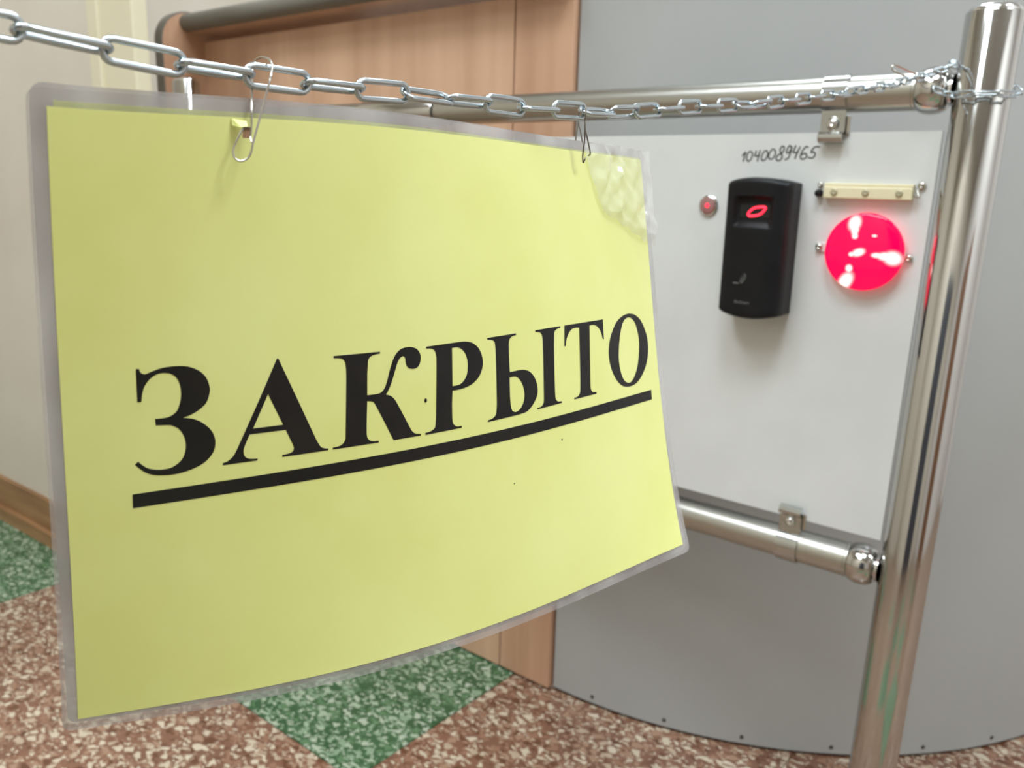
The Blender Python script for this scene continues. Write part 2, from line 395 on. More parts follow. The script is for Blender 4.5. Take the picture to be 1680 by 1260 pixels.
for st in digits:
    mb = MB()
    for s_ in st:
        pts = crom([hit(1200 + x / 10.5, 230 + y / 10.5, YB - 0.0004) for x, y in s_], False, 4)
        m = len(pts); vs = []
        for i, p in enumerate(pts):
            t = (pts[min(i + 1, m - 1)] - pts[max(i - 1, 0)]).normalized(); nn = V((-t.z, 0, t.x))
            for d in (-.0009, .0009): vs.append(V((p.x, YB - .00015, p.z)) + nn * d)
            for d in (-.0009, .0009): vs.append(V((p.x, YB + .0001, p.z)) + nn * d)
        fs = []
        for i in range(m - 1):
            a = 4 * i; b = a + 4
            fs += [(a, a + 1, b + 1, b), (a + 2, b + 2, b + 3, a + 3), (a, b, b + 2, a + 2), (a + 1, a + 3, b + 3, b + 1)]
        fs += [(0, 2, 3, 1), (4 * m - 4, 4 * m - 3, 4 * m - 1, 4 * m - 2)]
        mb.add(vs, fs)
    mb.obj('handwritten_digit', M['marker'], bd)


def screw(p, d, r, h, name='screw', m=None, parent=None):
    """pan head with a cross recess"""
    d = V(d).normalized(); s = MB().lathe(p, d, [(0, r), (h * .5, r), (h * .85, r * .8), (h, r * .45), (h * .8, r * .2), (h * .6, r * .05)], 16)
    return s.obj(name, m or M['nickel'], parent, True)


# fingerprint reader
RX0, RX1, RZ0, RZ1 = -0.4650, -0.3875, 0.7485, 0.9150
RYF = YB - 0.047
rd = thing('fingerprint_reader', 'black upright fingerprint reader with glowing red scanner window on the white board', 'reader', ((RX0 + RX1) / 2, YB, RZ0))
# housing behind: rounded outline, front: bulged shell with a sunk scanner bay
cx = (RX0 + RX1) / 2 - 0.0; hw = (RX1 - RX0) / 2


def edge_top(u): return RZ1 - 0.0055 * (u * u)        # arched ends
def edge_bot(u): return RZ0 + 0.0060 * (u * u)


NX, NZ = 34, 64
def shell_y(u, w):
    """front surface: convex in plan; w from 0 (foot) to 1 (top)"""
    y = RYF + 0.0075 * abs(u) ** 2.6
    ez = min(w, 1 - w) * 0.175
    if ez < 0.006: y += 0.006 * (1 - math.sqrt(max(0, 1 - (1 - ez / 0.006) ** 2)))
    eu = (1 - abs(u)) * hw
    if eu < 0.006: y += 0.005 * (1 - math.sqrt(max(0, 1 - (1 - eu / 0.006) ** 2)))
    # scanner bay
    bu, bw = (u + 0.02) / 0.62, (w - 0.765) / 0.105
    k = max(abs(bu), abs(bw)) if abs(bu) < 1.15 and abs(bw) < 1.15 else 2
    if k < 1.0: y += 0.0075 * min(1, (1 - k) / 0.16) * (0.55 + 0.45 * (bw * .5 + .5))
    return y


vs = []; fs = []
for j in range(NZ + 1):
    for i in range(NX + 1):
        u = -1 + 2 * i / NX; w = j / NZ; vs.append((cx + hw * u, shell_y(u, w), edge_bot(u) * (1 - w) + edge_top(u) * w))
for j in range(NZ):
    for i in range(NX): a = j * (NX + 1) + i; fs.append((a, a + 1, a + NX + 2, a + NX + 1))
ring = [i for i in range(NX + 1)] + [(NX + 1) * j + NX for j in range(1, NZ + 1)] + [(NX + 1) * NZ + i for i in range(NX - 1, -1, -1)] + [(NX + 1) * j for j in range(NZ - 1, 0, -1)]
n0 = len(vs)
for r in ring: vs.append((vs[r][0], YB - 0.024, vs[r][2]))
for i in range(len(ring)):
    j = (i + 1) % len(ring); fs.append((ring[i], ring[j], n0 + j, n0 + i))
fs.append(tuple(range(n0, n0 + len(ring))))
MB().add(vs, fs).obj('front_shell', M['black'], rd, True, 60)
poly = [(-hw + .0006 + 2 * (hw - .0006) * i / 16, edge_bot(-1 + 2 * i / 16) + .0005) for i in range(17)] + [(hw - .0006 - 2 * (hw - .0006) * i / 16, edge_top(1 - 2 * i / 16) - .0005) for i in range(17)]
MB().prism(poly, (cx, YB - .024, 0), (1, 0, 0), (0, 0, 1), (0, .024, 0)).obj('rear_housing', M['black_side'], rd, True, 30)
# glass prism in the bay with the lit ring
wz = RZ0 + 0.755 * (RZ1 - RZ0)
MB().box((cx - .018, RYF + .0050, wz - .0065), (cx + .0205, RYF + .0085, wz + .010), .001).obj('scanner_window', M['black_gloss'], rd)
c0 = hit(1242, 346, RYF + .0042)
mb = MB(); mb.tube(crom([c0 + V((x * 1.0, 0, z)) for x, z in ((-.0080, -.0062), (-.0105, -.0030), (-.0035, .0032), (.0075, .0048), (.0100, .0028), (.0035, -.0040))], True, 6), .0013, 8, closed=True)
rg = mb.obj('lit_ring', M['red_dim'], rd, True)
# badge: little card sign above the maker's lettering, printed grey
def text(body, p, size, m, parent, name, ital=0.0, y_off=0):
    cu = bpy.data.curves.new(name, 'FONT'); cu.body = body; cu.size = size; cu.extrude = 0.0001; cu.align_x = 'CENTER'; cu.align_y = 'CENTER'; cu.shear = ital
    o = bpy.data.objects.new(name, cu); COL.objects.link(o); dg = bpy.context.evaluated_depsgraph_get(); dg.update()
    me = bpy.data.meshes.new_from_object(o.evaluated_get(dg)); bpy.data.objects.remove(o)
    org = V(parent['_org']); p = V(p)
    for v in me.vertices: v.co = V((p.x + v.co.x, p.y - v.co.z, p.z + v.co.y)) - org
    me.materials.clear(); me.materials.append(m)
    q = bpy.data.objects.new(name, me); COL.objects.link(q); q.parent = parent; return q


text('BioSmart', hit(1216, 496, RYF - .0002), .0052, M['print'], rd, 'maker_lettering', 0.15)
ci = hit(1214, 459, RYF + .0002); ic = MB()
ic.box((ci.x - .0085, ci.y - .0002, ci.z - .0050), (ci.x - .0015, ci.y + .0001, ci.z - .0036))
for k, r in enumerate((.0035, .0060, .0085)):
    a0, a1 = -0.9, 0.9
    pts = [ci + V((-.002 + r * math.cos(-.2 + a0 + (a1 - a0) * t / 10), 0, -.001 + r * math.sin(.5 + a0 + (a1 - a0) * t / 10))) for t in range(11)]
    ic.tube(pts, .00045, 6)
ic.obj('card_symbol', M['print'], rd)

# push button with a red dot
bc = hit(1163, 337, YB)
bt = thing('push_button', 'small round metal push button with red dot left of the black reader', 'button', tuple(bc))
MB().lathe(bc, (0, -1, 0), [(0, .0130), (.0022, .0130), (.0034, .0118), (.0038, .0108), (.0030, .0098)], 40).obj('bezel', M['nickel'], bt, True)
MB().lathe(bc + V((0, -.0028, 0)), (0, -1, 0), [(0, .0097), (.0016, .0097), (.0020, .0088)], 40).obj('button_face', M['pink_face'], bt, True)
MB().lathe(bc + V((0, -.0046, 0)), (0, -1, 0), [(0, .0028), (.0005, .0026)], 20).obj('red_dot', M['red_dim'], bt, True)

# red signal lamp: shallow dome over a lit reflector, two fixing ears
lc = hit(1416, 413.5, YB - .012); lc = V((lc.x, YB, lc.z)); LR = .0435
lm = thing('signal_lamp', 'round glowing red signal lamp on the white board right of the reader', 'lamp', tuple(lc))
MB().lathe(lc, (0, -1, 0), [(0, LR - .004), (.009, LR - .003), (.0095, LR - .006)], 48).obj('lamp_base', mat('pink_lamp_rim', (0.85, 0.25, 0.28, 1), 0.35, Emission_Color=(1, .10, .14, 1), Emission_Strength=.5), lm, True)
prof = [(.0088, LR), (.0112, LR)] + [(.0112 + .0065 * math.sin(t), LR * math.cos(t) * .998) for t in [math.pi / 2 * k / 14 for k in range(1, 15)]]
mr = mat('lit_red_lens', (0.6, 0.0, 0.03, 1), 0.10, Specular_IOR_Level=0.3)
b = mr.node_tree.nodes['Principled BSDF']
tc = nd(mr, 'ShaderNodeTexCoord'); sx = nd(mr, 'ShaderNodeSeparateXYZ'); lk(mr, tc.outputs['Object'], sx.inputs[0])


def blob(x, z, ang, rx, rz, pw=1.0):
    """soft lobe of a light source behind the lens (metres, lens centre = 0)"""
    cb = nd(mr, 'ShaderNodeCombineXYZ'); lk(mr, sx.outputs[0], cb.inputs[0]); lk(mr, sx.outputs[2], cb.inputs[1])
    mp = nd(mr, 'ShaderNodeMapping', vector_type='TEXTURE'); mp.inputs['Location'].default_value = (x, z, 0); mp.inputs['Rotation'].default_value = (0, 0, ang); mp.inputs['Scale'].default_value = (rx, rz, 1)
    lk(mr, cb.outputs[0], mp.inputs[0])
    ln = nd(mr, 'ShaderNodeVectorMath', operation='LENGTH'); lk(mr, mp.outputs[0], ln.inputs[0])
    r = nd(mr, 'ShaderNodeMapRange', interpolation_type='SMOOTHSTEP'); lk(mr, ln.outputs['Value'], r.inputs[0])
    r.inputs[1].default_value = 1.25; r.inputs[2].default_value = .3; r.inputs[3].default_value = 0; r.inputs[4].default_value = pw
    return r.outputs[0]


def px2(u, v):
    q = hit(u, v, YB - .014); return q.x - lc.x, q.z - lc.z


bl = []
# (outer blob, inner blob) seen through the lens, four emitters
for (u, v, ru, rv, deg) in ((1403, 366, .0095, .0075, 80), (1404, 377, .0065, .0045, 85), (1404, 387, .0035, .0035, 0), (1410, 414, .0078, .0045, 20), (1398, 417, .003, .0025, 0), (1465, 424, .0100, .0082, -10), (1453, 421, .0085, .0048, 0), (1440, 419, .0065, .0028, 0), (1387, 461, .0125, .0075, 55), (1394, 440, .004, .0045, 0), (1436, 387, .003, .0013, 0)):
    x, z = px2(u, v); bl.append(blob(x, z, math.radians(deg), ru, rv))
acc = bl[0]
for q in bl[1:]:
    mm = nd(mr, 'ShaderNodeMath', operation='MAXIMUM'); lk(mr, acc, mm.inputs[0]); lk(mr, q, mm.inputs[1]); acc = mm.outputs[0]
mc = nd(mr, 'ShaderNodeMixRGB'); lk(mr, acc, mc.inputs[0]); mc.inputs[1].default_value = (1.0, 0.0, 0.075, 1); mc.inputs[2].default_value = (1.9, 1.6, 1.45, 1)
lk(mr, mc.outputs[0], b.inputs['Emission Color']); b.inputs['Emission Strength'].default_value = 0.55
le = MB().lathe(lc, (0, -1, 0), prof, 64)
le_o = le.obj('lens', mr, None, True); le_o.data.transform(Matrix.Translation(V(le_o['_org']) - lc)); le_o.location = (0, 0, 0); le_o.parent = lm
for (u, v) in ((1345, 405), (1492, 424)):
    p = hit(u, v, YB); s = 1 if p.x < lc.x else -1
    MB().box((p.x - .004, YB - .0022, p.z - .0055), (p.x + s * .016, YB, p.z + .0055), .0008).obj('fixing_ear', M['board'], lm)
    screw(p + V((0, -.002, 0)), (0, -1, 0), .0042, .0030, parent=lm, m=M['wire'])

# cream terminal strip above the lamp
a, b_ = hit(1352, 301, YB - .010), hit(1496, 323, YB - .010)
sx0, sx1, sz0, sz1 = a.x, b_.x, .8935, .9105
ts = thing('terminal_strip', 'narrow cream plastic strip with three screws above the red lamp', 'strip', ((sx0 + sx1) / 2, YB, sz0))
MB().box((sx0, YB - .010, sz0), (sx1, YB, sz1 - .004), .0012).obj('body', M['cream'], ts)
MB().box((sx0, YB - .0085, sz1 - .0045), (sx1, YB, sz1), .001).obj('lid_lip', M['cream'], ts)
for k in (.13, .49, .86): screw((sx0 + (sx1 - sx0) * k, YB - .0098, (sz0 + sz1) / 2 - .0015), (0, -1, 0), .0040, .0020, parent=ts, m=mat('cream_screw', srgb(176, 168, 138), .4, .2))
kb = hit(1343, 317, YB - .006); MB().lathe(kb + V((0, .006, 0)), (0, -1, 0), [(0, .004), (.006, .0046), (.010, .0036), (.0115, .002)], 16).obj('black_knob', M['black'], ts, True)
kb = hit(1346, 303, YB - .002); screw(kb + V((0, .002, 0)), (0, -1, 0), .0032, .003, parent=ts, m=M['wire'])
kb = hit(1512, 305, YB - .003); screw(kb + V((0, .003, 0)), (0, -1, 0), .0044, .0035, parent=ts, m=M['wire'])
MB().tube(crom([(sx1 - .001, YB - .004, sz0 + .006), (sx1 + .006, YB - .007, sz0 + .003), (kb.x - .003, YB - .004, kb.z - .005), (kb.x, YB - .002, kb.z)], False, 5), .0009, 8).obj('wire', M['wire'], ts, True)


# pipe clamps gripping rail and board
def clamp(x0, x1, z, r, sgn, label):
    """strap round the rail, flat tab with a screw, rolled lip over the board edge; sgn -1: hangs below the rail"""
    t = thing('pipe_clamp', label, 'clamp', ((x0 + x1) / 2, PY, z), None)
    th = .0020; R0 = r + .0004
    path = [(R0 * math.cos(a), R0 * math.sin(a)) for a in [math.radians(100 + 152 * i / 18) for i in range(19)]]      # local (y, depth along sgn)
    path = [(-abs(R0) * math.sin(math.radians(t_)), math.cos(math.radians(t_)) * R0 * -1) for t_ in range(20, 150, 8)]
    yt = YB - .0045 - PY
    path += [(path[-1][0] * .8 + yt * .2, r + .0015), (yt, r + .0045), (yt, r + .0215), (yt - .0042, r + .0228), (yt - .0064, r + .0248), (yt - .0070, r + .0275), (yt - .0052, r + .0308), (yt - .0008, r + .0322)]
    # thick strip along the path
    m = len(path); L_ = []; Rr = []
    for i, p in enumerate(path):
        a, b = path[max(i - 1, 0)], path[min(i + 1, m - 1)]; d = V((b[0] - a[0], b[1] - a[1])).normalized(); nn = V((-d.y, d.x)) * th
        L_.append(V(p)); Rr.append(V(p) - nn if False else V(p) + nn)
    mb = MB(); vs = []
    for x in (x0, x1):
        for q in L_ + Rr: vs.append((x, PY + q.x, z + sgn * q.y))
    k = 2 * m; fs = []
    for i in range(m - 1):
        fs += [(i, i + 1, k + i + 1, k + i), (m + i, k + m + i, k + m + i + 1, m + i + 1), (i, m + i, m + i + 1, i + 1), (k + i, k + i + 1, k + m + i + 1, k + m + i)]
    fs += [(0, k, k + m, m), (m - 1, 2 * m - 1, k + 2 * m - 1, k + m - 1)]
    mb.add(vs, fs).obj('strap', M['clamp'], t, True, 35)
    MB().box((x0 + .004, YB - .0028, z + sgn * (r + .004)), (x1 + .004, YB - .0003, z + sgn * (r + .024)), .0005).obj('rear_plate', M['wire'], t)
    c = V(((x0 + x1) / 2, PY + yt - .0010, z + sgn * (r + .0125)))
    MB().lathe(c, (0, -1, 0), [(0, .0078), (.0010, .0078), (.0014, .0070)], 24).obj('washer', M['clamp'], t, True)
    screw(c + V((0, -.0013, 0)), (0, -1, 0), .0056, .0034, parent=t)


clamp(-0.3715, -0.3440, RZ, RR, -1, 'chrome pipe clamp hanging from the top rail onto the upper edge of the white board')
clamp(-0.3715, -0.3440, LZ, RR + .001, 1, 'chrome pipe clamp on the lower rail gripping the bottom edge of the white board')

# ------------------------------------------------------------------ the laminated yellow notice
COEF = [[-0.2431271,0.1034149,0.916725],[-0.043901,0.0065169,-0.2041448],[0.0064832,0.0059124,-0.0017691],[-0.003471,-0.0040319,0.0009688],[0.0246315,0.2079202,-0.0012789],[0.0545861,0.0021121,0.017084],[0.0080302,-0.0404329,-0.0470738],[0.008476,0.0198702,0.0200994],[-0.0091589,0.0073639,0.0369963],[0.0969831,-0.0534483,-0.1947298],[-0.1456223,0.0947792,0.3041899],[0.0765797,-0.0566501,-0.1397642],[-0.0332045,-0.0068774,-0.0812228],[-0.0690103,0.0544764,0.40966],[0.173422,-0.0712929,-0.6300509],[-0.1503904,0.0634578,0.3115128],[0.0288132,0.0017008,0.0608837],[-0.0218201,-0.0082401,-0.3196673],[-0.0448304,-0.0044808,0.5207356],[0.0763017,-0.0182457,-0.275667],[-0.0064208,0.0001943,-0.0156623],[0.0169964,-0.0049302,0.0858158],[-0.0096173,0.0144183,-0.1496902],[-0.0039663,-0.0030522,0.0845385]]
HS = 0.2096           # paper height in metres; s runs 0..1.4142 along the long side, t 0..1 down


def S3(s, t):
    x = [0.0, 0.0, 0.0]
    for i in range(6):
        for j in range(4):
            w = s ** i * t ** j; c = COEF[i * 4 + j]
            x[0] += w * c[0]; x[1] += w * c[1]; x[2] += w * c[2]
    return V(x)


def ext(s, t):
    """surface carried on straight past the paper's edge"""
    s0 = min(max(s, 0), 1.4142); t0 = min(max(t, 0), 1); p = S3(s0, t0); e = 1e-3
    if s != s0: sg = e if s0 < .5 else -e; p = p + (S3(s0 + sg, t0) - S3(s0, t0)) / sg * (s - s0)
    if t != t0: tg = e if t0 < .5 else -e; p = p + (S3(s0, t0 + tg) - S3(s0, t0)) / tg * (t - t0)
    return p


def Nrm(s, t):
    s = min(max(s, .002), 1.412); t = min(max(t, .002), .998); e = 1e-3
    n = (S3(s + e, t) - S3(s - e, t)).cross(S3(s, t + e) - S3(s, t - e)).normalized()
    return n if n.dot(EYE - S3(s, t)) > 0 else -n


def SP(s, t, off): return ext(s, t) + Nrm(s, t) * off


def sheet(srange, trange, off, ns, nt, hole=None, corner=0.0, shift=(0, 0), thick=0.00012):
    """closed thin sheet following the bent surface, with an optional torn hole (s0,s1,t0,t1)"""
    s0, s1 = srange; t0, t1 = trange
    ss = [s0 + (s1 - s0) * i / ns for i in range(ns + 1)]; ts_ = [t0 + (t1 - t0) * i / nt for i in range(nt + 1)]
    if corner:
        for k in (.02, .08, .2, .4, .7): ts_ += [t0 + corner * k, t1 - corner * k]
    if hole: ss += [hole[0], hole[1]]; ts_ += [hole[2], hole[3]]
    ss = sorted(set(ss)); ts_ = sorted(set(ts_)); W_, H_ = len(ss), len(ts_); vs = []; fs = []
    for lay in (off, off - thick):
        for t in ts_:
            d = min(t - t0, t1 - t); q = 0
            if corner and d < corner: q = corner - math.sqrt(max(0, corner ** 2 - (corner - d) ** 2))
            for s in ss:
                s_ = s0 + q + (s - s0) * ((s1 - s0 - 2 * q) / (s1 - s0)) if q else s
                vs.append(SP(s_ + shift[0], t + shift[1], lay))
    n = W_ * H_; keep = {}
    for j in range(H_ - 1):
        for i in range(W_ - 1):
            if hole and hole[0] <= (ss[i] + ss[i + 1]) / 2 <= hole[1] and hole[2] <= (ts_[j] + ts_[j + 1]) / 2 <= hole[3]: continue
            a = j * W_ + i; f = (a, a + 1, a + W_ + 1, a + W_); fs.append(f); fs.append(tuple(x + n for x in f[::-1]))
            for x, y in zip(f, f[1:] + f[:1]): keep[(x, y)] = 1
    for (x, y) in list(keep):
        if (y, x) not in keep: fs.append((y, x, x + n, y + n))
    return MB().add(vs, fs)


HOLE = (.2640, .2778, .0130, .0294); HOLE2 = (.2440, .2860, .0100, .0520)
base_pt = S3(.7, 1.0)
sign = thing('closed_notice', 'laminated yellow paper notice with large black letters hanging from the chain by paper clips', 'sign', tuple(base_pt))
MG = .0235
sheet((0, 1.4142), (0, 1), .0003, 64, 40, HOLE).obj('paper', M['paper'], sign, True)
sheet((-MG, 1.4142 + MG * .95), (-MG * .98, 1 + MG), .0001, 60, 40, HOLE, .017).obj('film', M['film'], sign, True)
LET = {'3':[[(0.102,0.3697,1),(0.1066,0.3702,1),(0.1076,0.3744,0),(0.1104,0.378,0),(0.1156,0.3795,0),(0.123,0.3769,0),(0.1368,0.3728,0),(0.1508,0.3715,0),(0.1669,0.3722,0),(0.1811,0.3755,0),(0.1956,0.3838,0),(0.206,0.3963,0),(0.2111,0.4123,0),(0.2106,0.4236,0),(0.2056,0.4379,0),(0.1949,0.448,0),(0.1823,0.4548,0),(0.1698,0.4586,1),(0.1843,0.4624,0),(0.1968,0.4693,0),(0.2095,0.4814,0),(0.2169,0.4942,0),(0.2197,0.5089,0),(0.2161,0.525,0),(0.2047,0.5388,0),(0.1896,0.5472,0),(0.1705,0.5525,0),(0.1518,0.5542,0),(0.1354,0.5528,0),(0.1213,0.5492,0),(0.1094,0.5416,0),(0.1017,0.5337,0),(0.0967,0.5277,1),(0.1016,0.5233,1),(0.1077,0.5304,0),(0.1155,0.5369,0),(0.1275,0.5415,0),(0.1397,0.5428,0),(0.152,0.5411,0),(0.1646,0.5326,0),(0.1714,0.5204,0),(0.1733,0.5042,0),(0.1704,0.4897,0),(0.1633,0.4771,0),(0.1552,0.4708,0),(0.1481,0.4679,0),(0.1287,0.4658,1),(0.1279,0.4548,1),(0.1393,0.455,0),(0.1494,0.4537,0),(0.1597,0.4467,0),(0.165,0.4337,0),(0.1672,0.4182,0),(0.1654,0.4022,0),(0.1605,0.3905,0),(0.1526,0.3836,0),(0.1426,0.3809,0),(0.1327,0.3815,0),(0.1228,0.3871,0),(0.1148,0.3971,0),(0.1106,0.4087,0),(0.1085,0.424,1),(0.1029,0.4237,1)]],'A':[[(0.3218,0.3776,1),(0.3234,0.3762,0),(0.3253,0.3783,1),(0.3601,0.4544,1),(0.3941,0.5301,1),(0.4018,0.5435,0),(0.4086,0.548,0),(0.4169,0.5499,1),(0.4169,0.5531,1),(0.3322,0.5522,1),(0.3322,0.5485,1),(0.3422,0.5478,0),(0.3504,0.5452,0),(0.3531,0.5387,0),(0.3512,0.5319,1),(0.3384,0.5038,1),(0.276,0.5027,1),(0.2683,0.5202,0),(0.2656,0.5297,0),(0.2666,0.5381,0),(0.2708,0.5439,0),(0.2785,0.5469,0),(0.2893,0.5481,1),(0.2889,0.5514,1),(0.2316,0.5509,1),(0.2313,0.5471,1),(0.2396,0.5447,0),(0.248,0.5379,0),(0.2539,0.5279,0),(0.2616,0.511,1),(0.2907,0.4472,1)],[(0.3071,0.436,1),(0.3339,0.494,1),(0.2817,0.4932,1)]],'K':[[(0.4257,0.3833,1),(0.5195,0.3853,1),(0.5195,0.3886,1),(0.5078,0.3896,0),(0.4993,0.3924,0),(0.4951,0.3984,0),(0.4939,0.4103,0),(0.4931,0.4269,1),(0.4933,0.4621,1),(0.508,0.4625,0),(0.5208,0.4613,0),(0.5294,0.4539,0),(0.5348,0.4413,0),(0.5402,0.4231,0),(0.5468,0.405,0),(0.5546,0.3926,0),(0.5647,0.3852,0),(0.5761,0.3832,0),(0.5876,0.3838,0),(0.5992,0.3878,0),(0.6073,0.3963,0),(0.6096,0.4062,0),(0.6072,0.4175,0),(0.6002,0.424,0),(0.5897,0.4247,0),(0.5806,0.4211,0),(0.576,0.413,0),(0.5749,0.4043,0),(0.5726,0.4002,0),(0.5692,0.3989,0),(0.5624,0.402,0),(0.5568,0.4108,0),(0.5513,0.4262,0),(0.5447,0.4444,0),(0.5381,0.4579,0),(0.5325,0.4661,1),(0.5425,0.4699,0),(0.5513,0.4778,0),(0.558,0.4884,0),(0.5737,0.516,0),(0.5861,0.5386,0),(0.593,0.5476,0),(0.601,0.5515,0),(0.6096,0.5527,1),(0.6091,0.5562,1),(0.5493,0.5554,1),(0.5296,0.5172,1),(0.5102,0.4818,0),(0.5049,0.4759,0),(0.4996,0.4741,0),(0.4933,0.4732,1),(0.4926,0.5022,0),(0.4926,0.5328,0),(0.4941,0.5417,0),(0.4989,0.5477,0),(0.5062,0.5504,0),(0.5175,0.5515,1),(0.5175,0.5548,1),(0.4255,0.5533,1),(0.4255,0.5497,1),(0.4369,0.549,0),(0.4448,0.5455,0),(0.4491,0.5395,0),(0.4503,0.5302,0),(0.4508,0.4774,1),(0.4509,0.4219,0),(0.4496,0.4016,0),(0.447,0.3941,0),(0.441,0.3893,0),(0.4258,0.3868,1)]],'P':[[(0.6226,0.3867,1),(0.6848,0.3861,0),(0.7093,0.386,0),(0.7252,0.3876,0),(0.7389,0.3916,0),(0.7527,0.4012,0),(0.7618,0.4152,0),(0.7656,0.4314,0),(0.7628,0.4468,0),(0.7535,0.4615,0),(0.7371,0.4724,0),(0.7188,0.4775,0),(0.701,0.4792,0),(0.6857,0.4793,1),(0.6843,0.5042,0),(0.6846,0.5338,0),(0.6866,0.5446,0),(0.6924,0.5508,0),(0.7,0.553,0),(0.7081,0.5531,1),(0.7081,0.5569,1),(0.6203,0.5568,1),(0.6203,0.5527,1),(0.6304,0.5521,0),(0.6397,0.5484,0),(0.6438,0.5421,0),(0.6456,0.5157,1),(0.6472,0.4226,0),(0.6459,0.4041,0),(0.6428,0.3963,0),(0.6356,0.3917,0),(0.6228,0.3903,1)],[(0.6855,0.3956,1),(0.6979,0.3957,0),(0.709,0.3999,0),(0.719,0.4096,0),(0.7244,0.4231,0),(0.7252,0.437,0),(0.7227,0.4522,0),(0.7146,0.4633,0),(0.7033,0.4696,0),(0.6858,0.4704,1)]],'b':[[(0.7788,0.3856,1),(0.8631,0.3848,1),(0.8629,0.3884,1),(0.8514,0.3897,0),(0.8447,0.3932,0),(0.841,0.4009,0),(0.8401,0.4205,0),(0.8405,0.4422,0),(0.8412,0.4625,1),(0.8573,0.4624,0),(0.8731,0.4621,0),(0.8864,0.4639,0),(0.9024,0.4702,0),(0.9155,0.4832,0),(0.923,0.4993,0),(0.9244,0.5145,0),(0.9202,0.5271,0),(0.9071,0.542,0),(0.8904,0.5525,0),(0.8718,0.555,0),(0.8536,0.5557,1),(0.7767,0.5567,1),(0.7768,0.5531,1),(0.7868,0.552,0),(0.7954,0.548,0),(0.7999,0.5415,0),(0.8021,0.5237,1),(0.8024,0.434,0),(0.8011,0.402,0),(0.7977,0.3937,0),(0.7904,0.3906,0),(0.7794,0.3892,1)],[(0.84,0.4733,1),(0.8542,0.4735,0),(0.8645,0.4771,0),(0.8746,0.4877,0),(0.8814,0.5026,0),(0.8831,0.5177,0),(0.8793,0.532,0),(0.8696,0.5435,0),(0.859,0.5483,0),(0.8513,0.5476,0),(0.8451,0.5432,0),(0.8412,0.5316,0),(0.8399,0.5112,1)]],'I':[[(0.9243,0.3842,1),(1.0099,0.3837,1),(1.0096,0.3872,1),(0.9965,0.3889,0),(0.9883,0.3948,0),(0.986,0.4088,0),(0.9838,0.4371,0),(0.9816,0.4943,0),(0.9814,0.5328,0),(0.9832,0.5418,0),(0.9893,0.5473,0),(1.003,0.5491,1),(1.0028,0.5527,1),(0.921,0.5538,1),(0.9212,0.5508,1),(0.9329,0.55,0),(0.9402,0.5455,0),(0.9435,0.5365,0),(0.9445,0.5081,1),(0.9469,0.4328,0),(0.9469,0.4028,0),(0.9437,0.3941,0),(0.9382,0.3898,0),(0.9246,0.3879,1)]],'T':[[(1.025,0.3836,1),(1.176,0.3835,1),(1.175,0.4299,1),(1.1703,0.4288,1),(1.1664,0.4157,0),(1.1588,0.4037,0),(1.1471,0.3955,0),(1.1332,0.3922,0),(1.1198,0.3929,1),(1.1173,0.4248,0),(1.1127,0.4846,0),(1.1098,0.5307,0),(1.1113,0.5401,0),(1.1168,0.546,0),(1.1314,0.5483,1),(1.131,0.5524,1),(1.0467,0.5522,1),(1.0469,0.5487,1),(1.0588,0.548,0),(1.0666,0.5432,0),(1.0702,0.5348,0),(1.0728,0.5092,1),(1.0766,0.4402,0),(1.0793,0.3935,1),(1.0631,0.3925,0),(1.0514,0.3943,0),(1.0394,0.4018,0),(1.0303,0.4135,0),(1.0251,0.4294,1),(1.021,0.4293,1)]],'O':[[(1.2999,0.38,0),(1.3241,0.3858,0),(1.3474,0.4008,0),(1.3649,0.4265,0),(1.3731,0.4516,0),(1.3714,0.4803,0),(1.3603,0.5079,0),(1.3392,0.5318,0),(1.3113,0.55,0),(1.282,0.5566,0),(1.2508,0.5537,0),(1.229,0.5434,0),(1.2089,0.5225,0),(1.1954,0.4955,0),(1.1911,0.47,0),(1.1953,0.4456,0),(1.2064,0.4239,0),(1.2289,0.399,0),(1.2544,0.3855,0),(1.2794,0.3801,0)],[(1.2884,0.3883,0),(1.3063,0.393,0),(1.3208,0.4072,0),(1.3297,0.4319,0),(1.3317,0.454,0),(1.3261,0.4818,0),(1.3153,0.5111,0),(1.2973,0.5349,0),(1.2794,0.5465,0),(1.2636,0.5459,0),(1.2508,0.5391,0),(1.2395,0.5226,0),(1.2333,0.4962,0),(1.2339,0.4709,0),(1.2423,0.4381,0),(1.2549,0.4098,0),(1.2692,0.3941,0)]]}


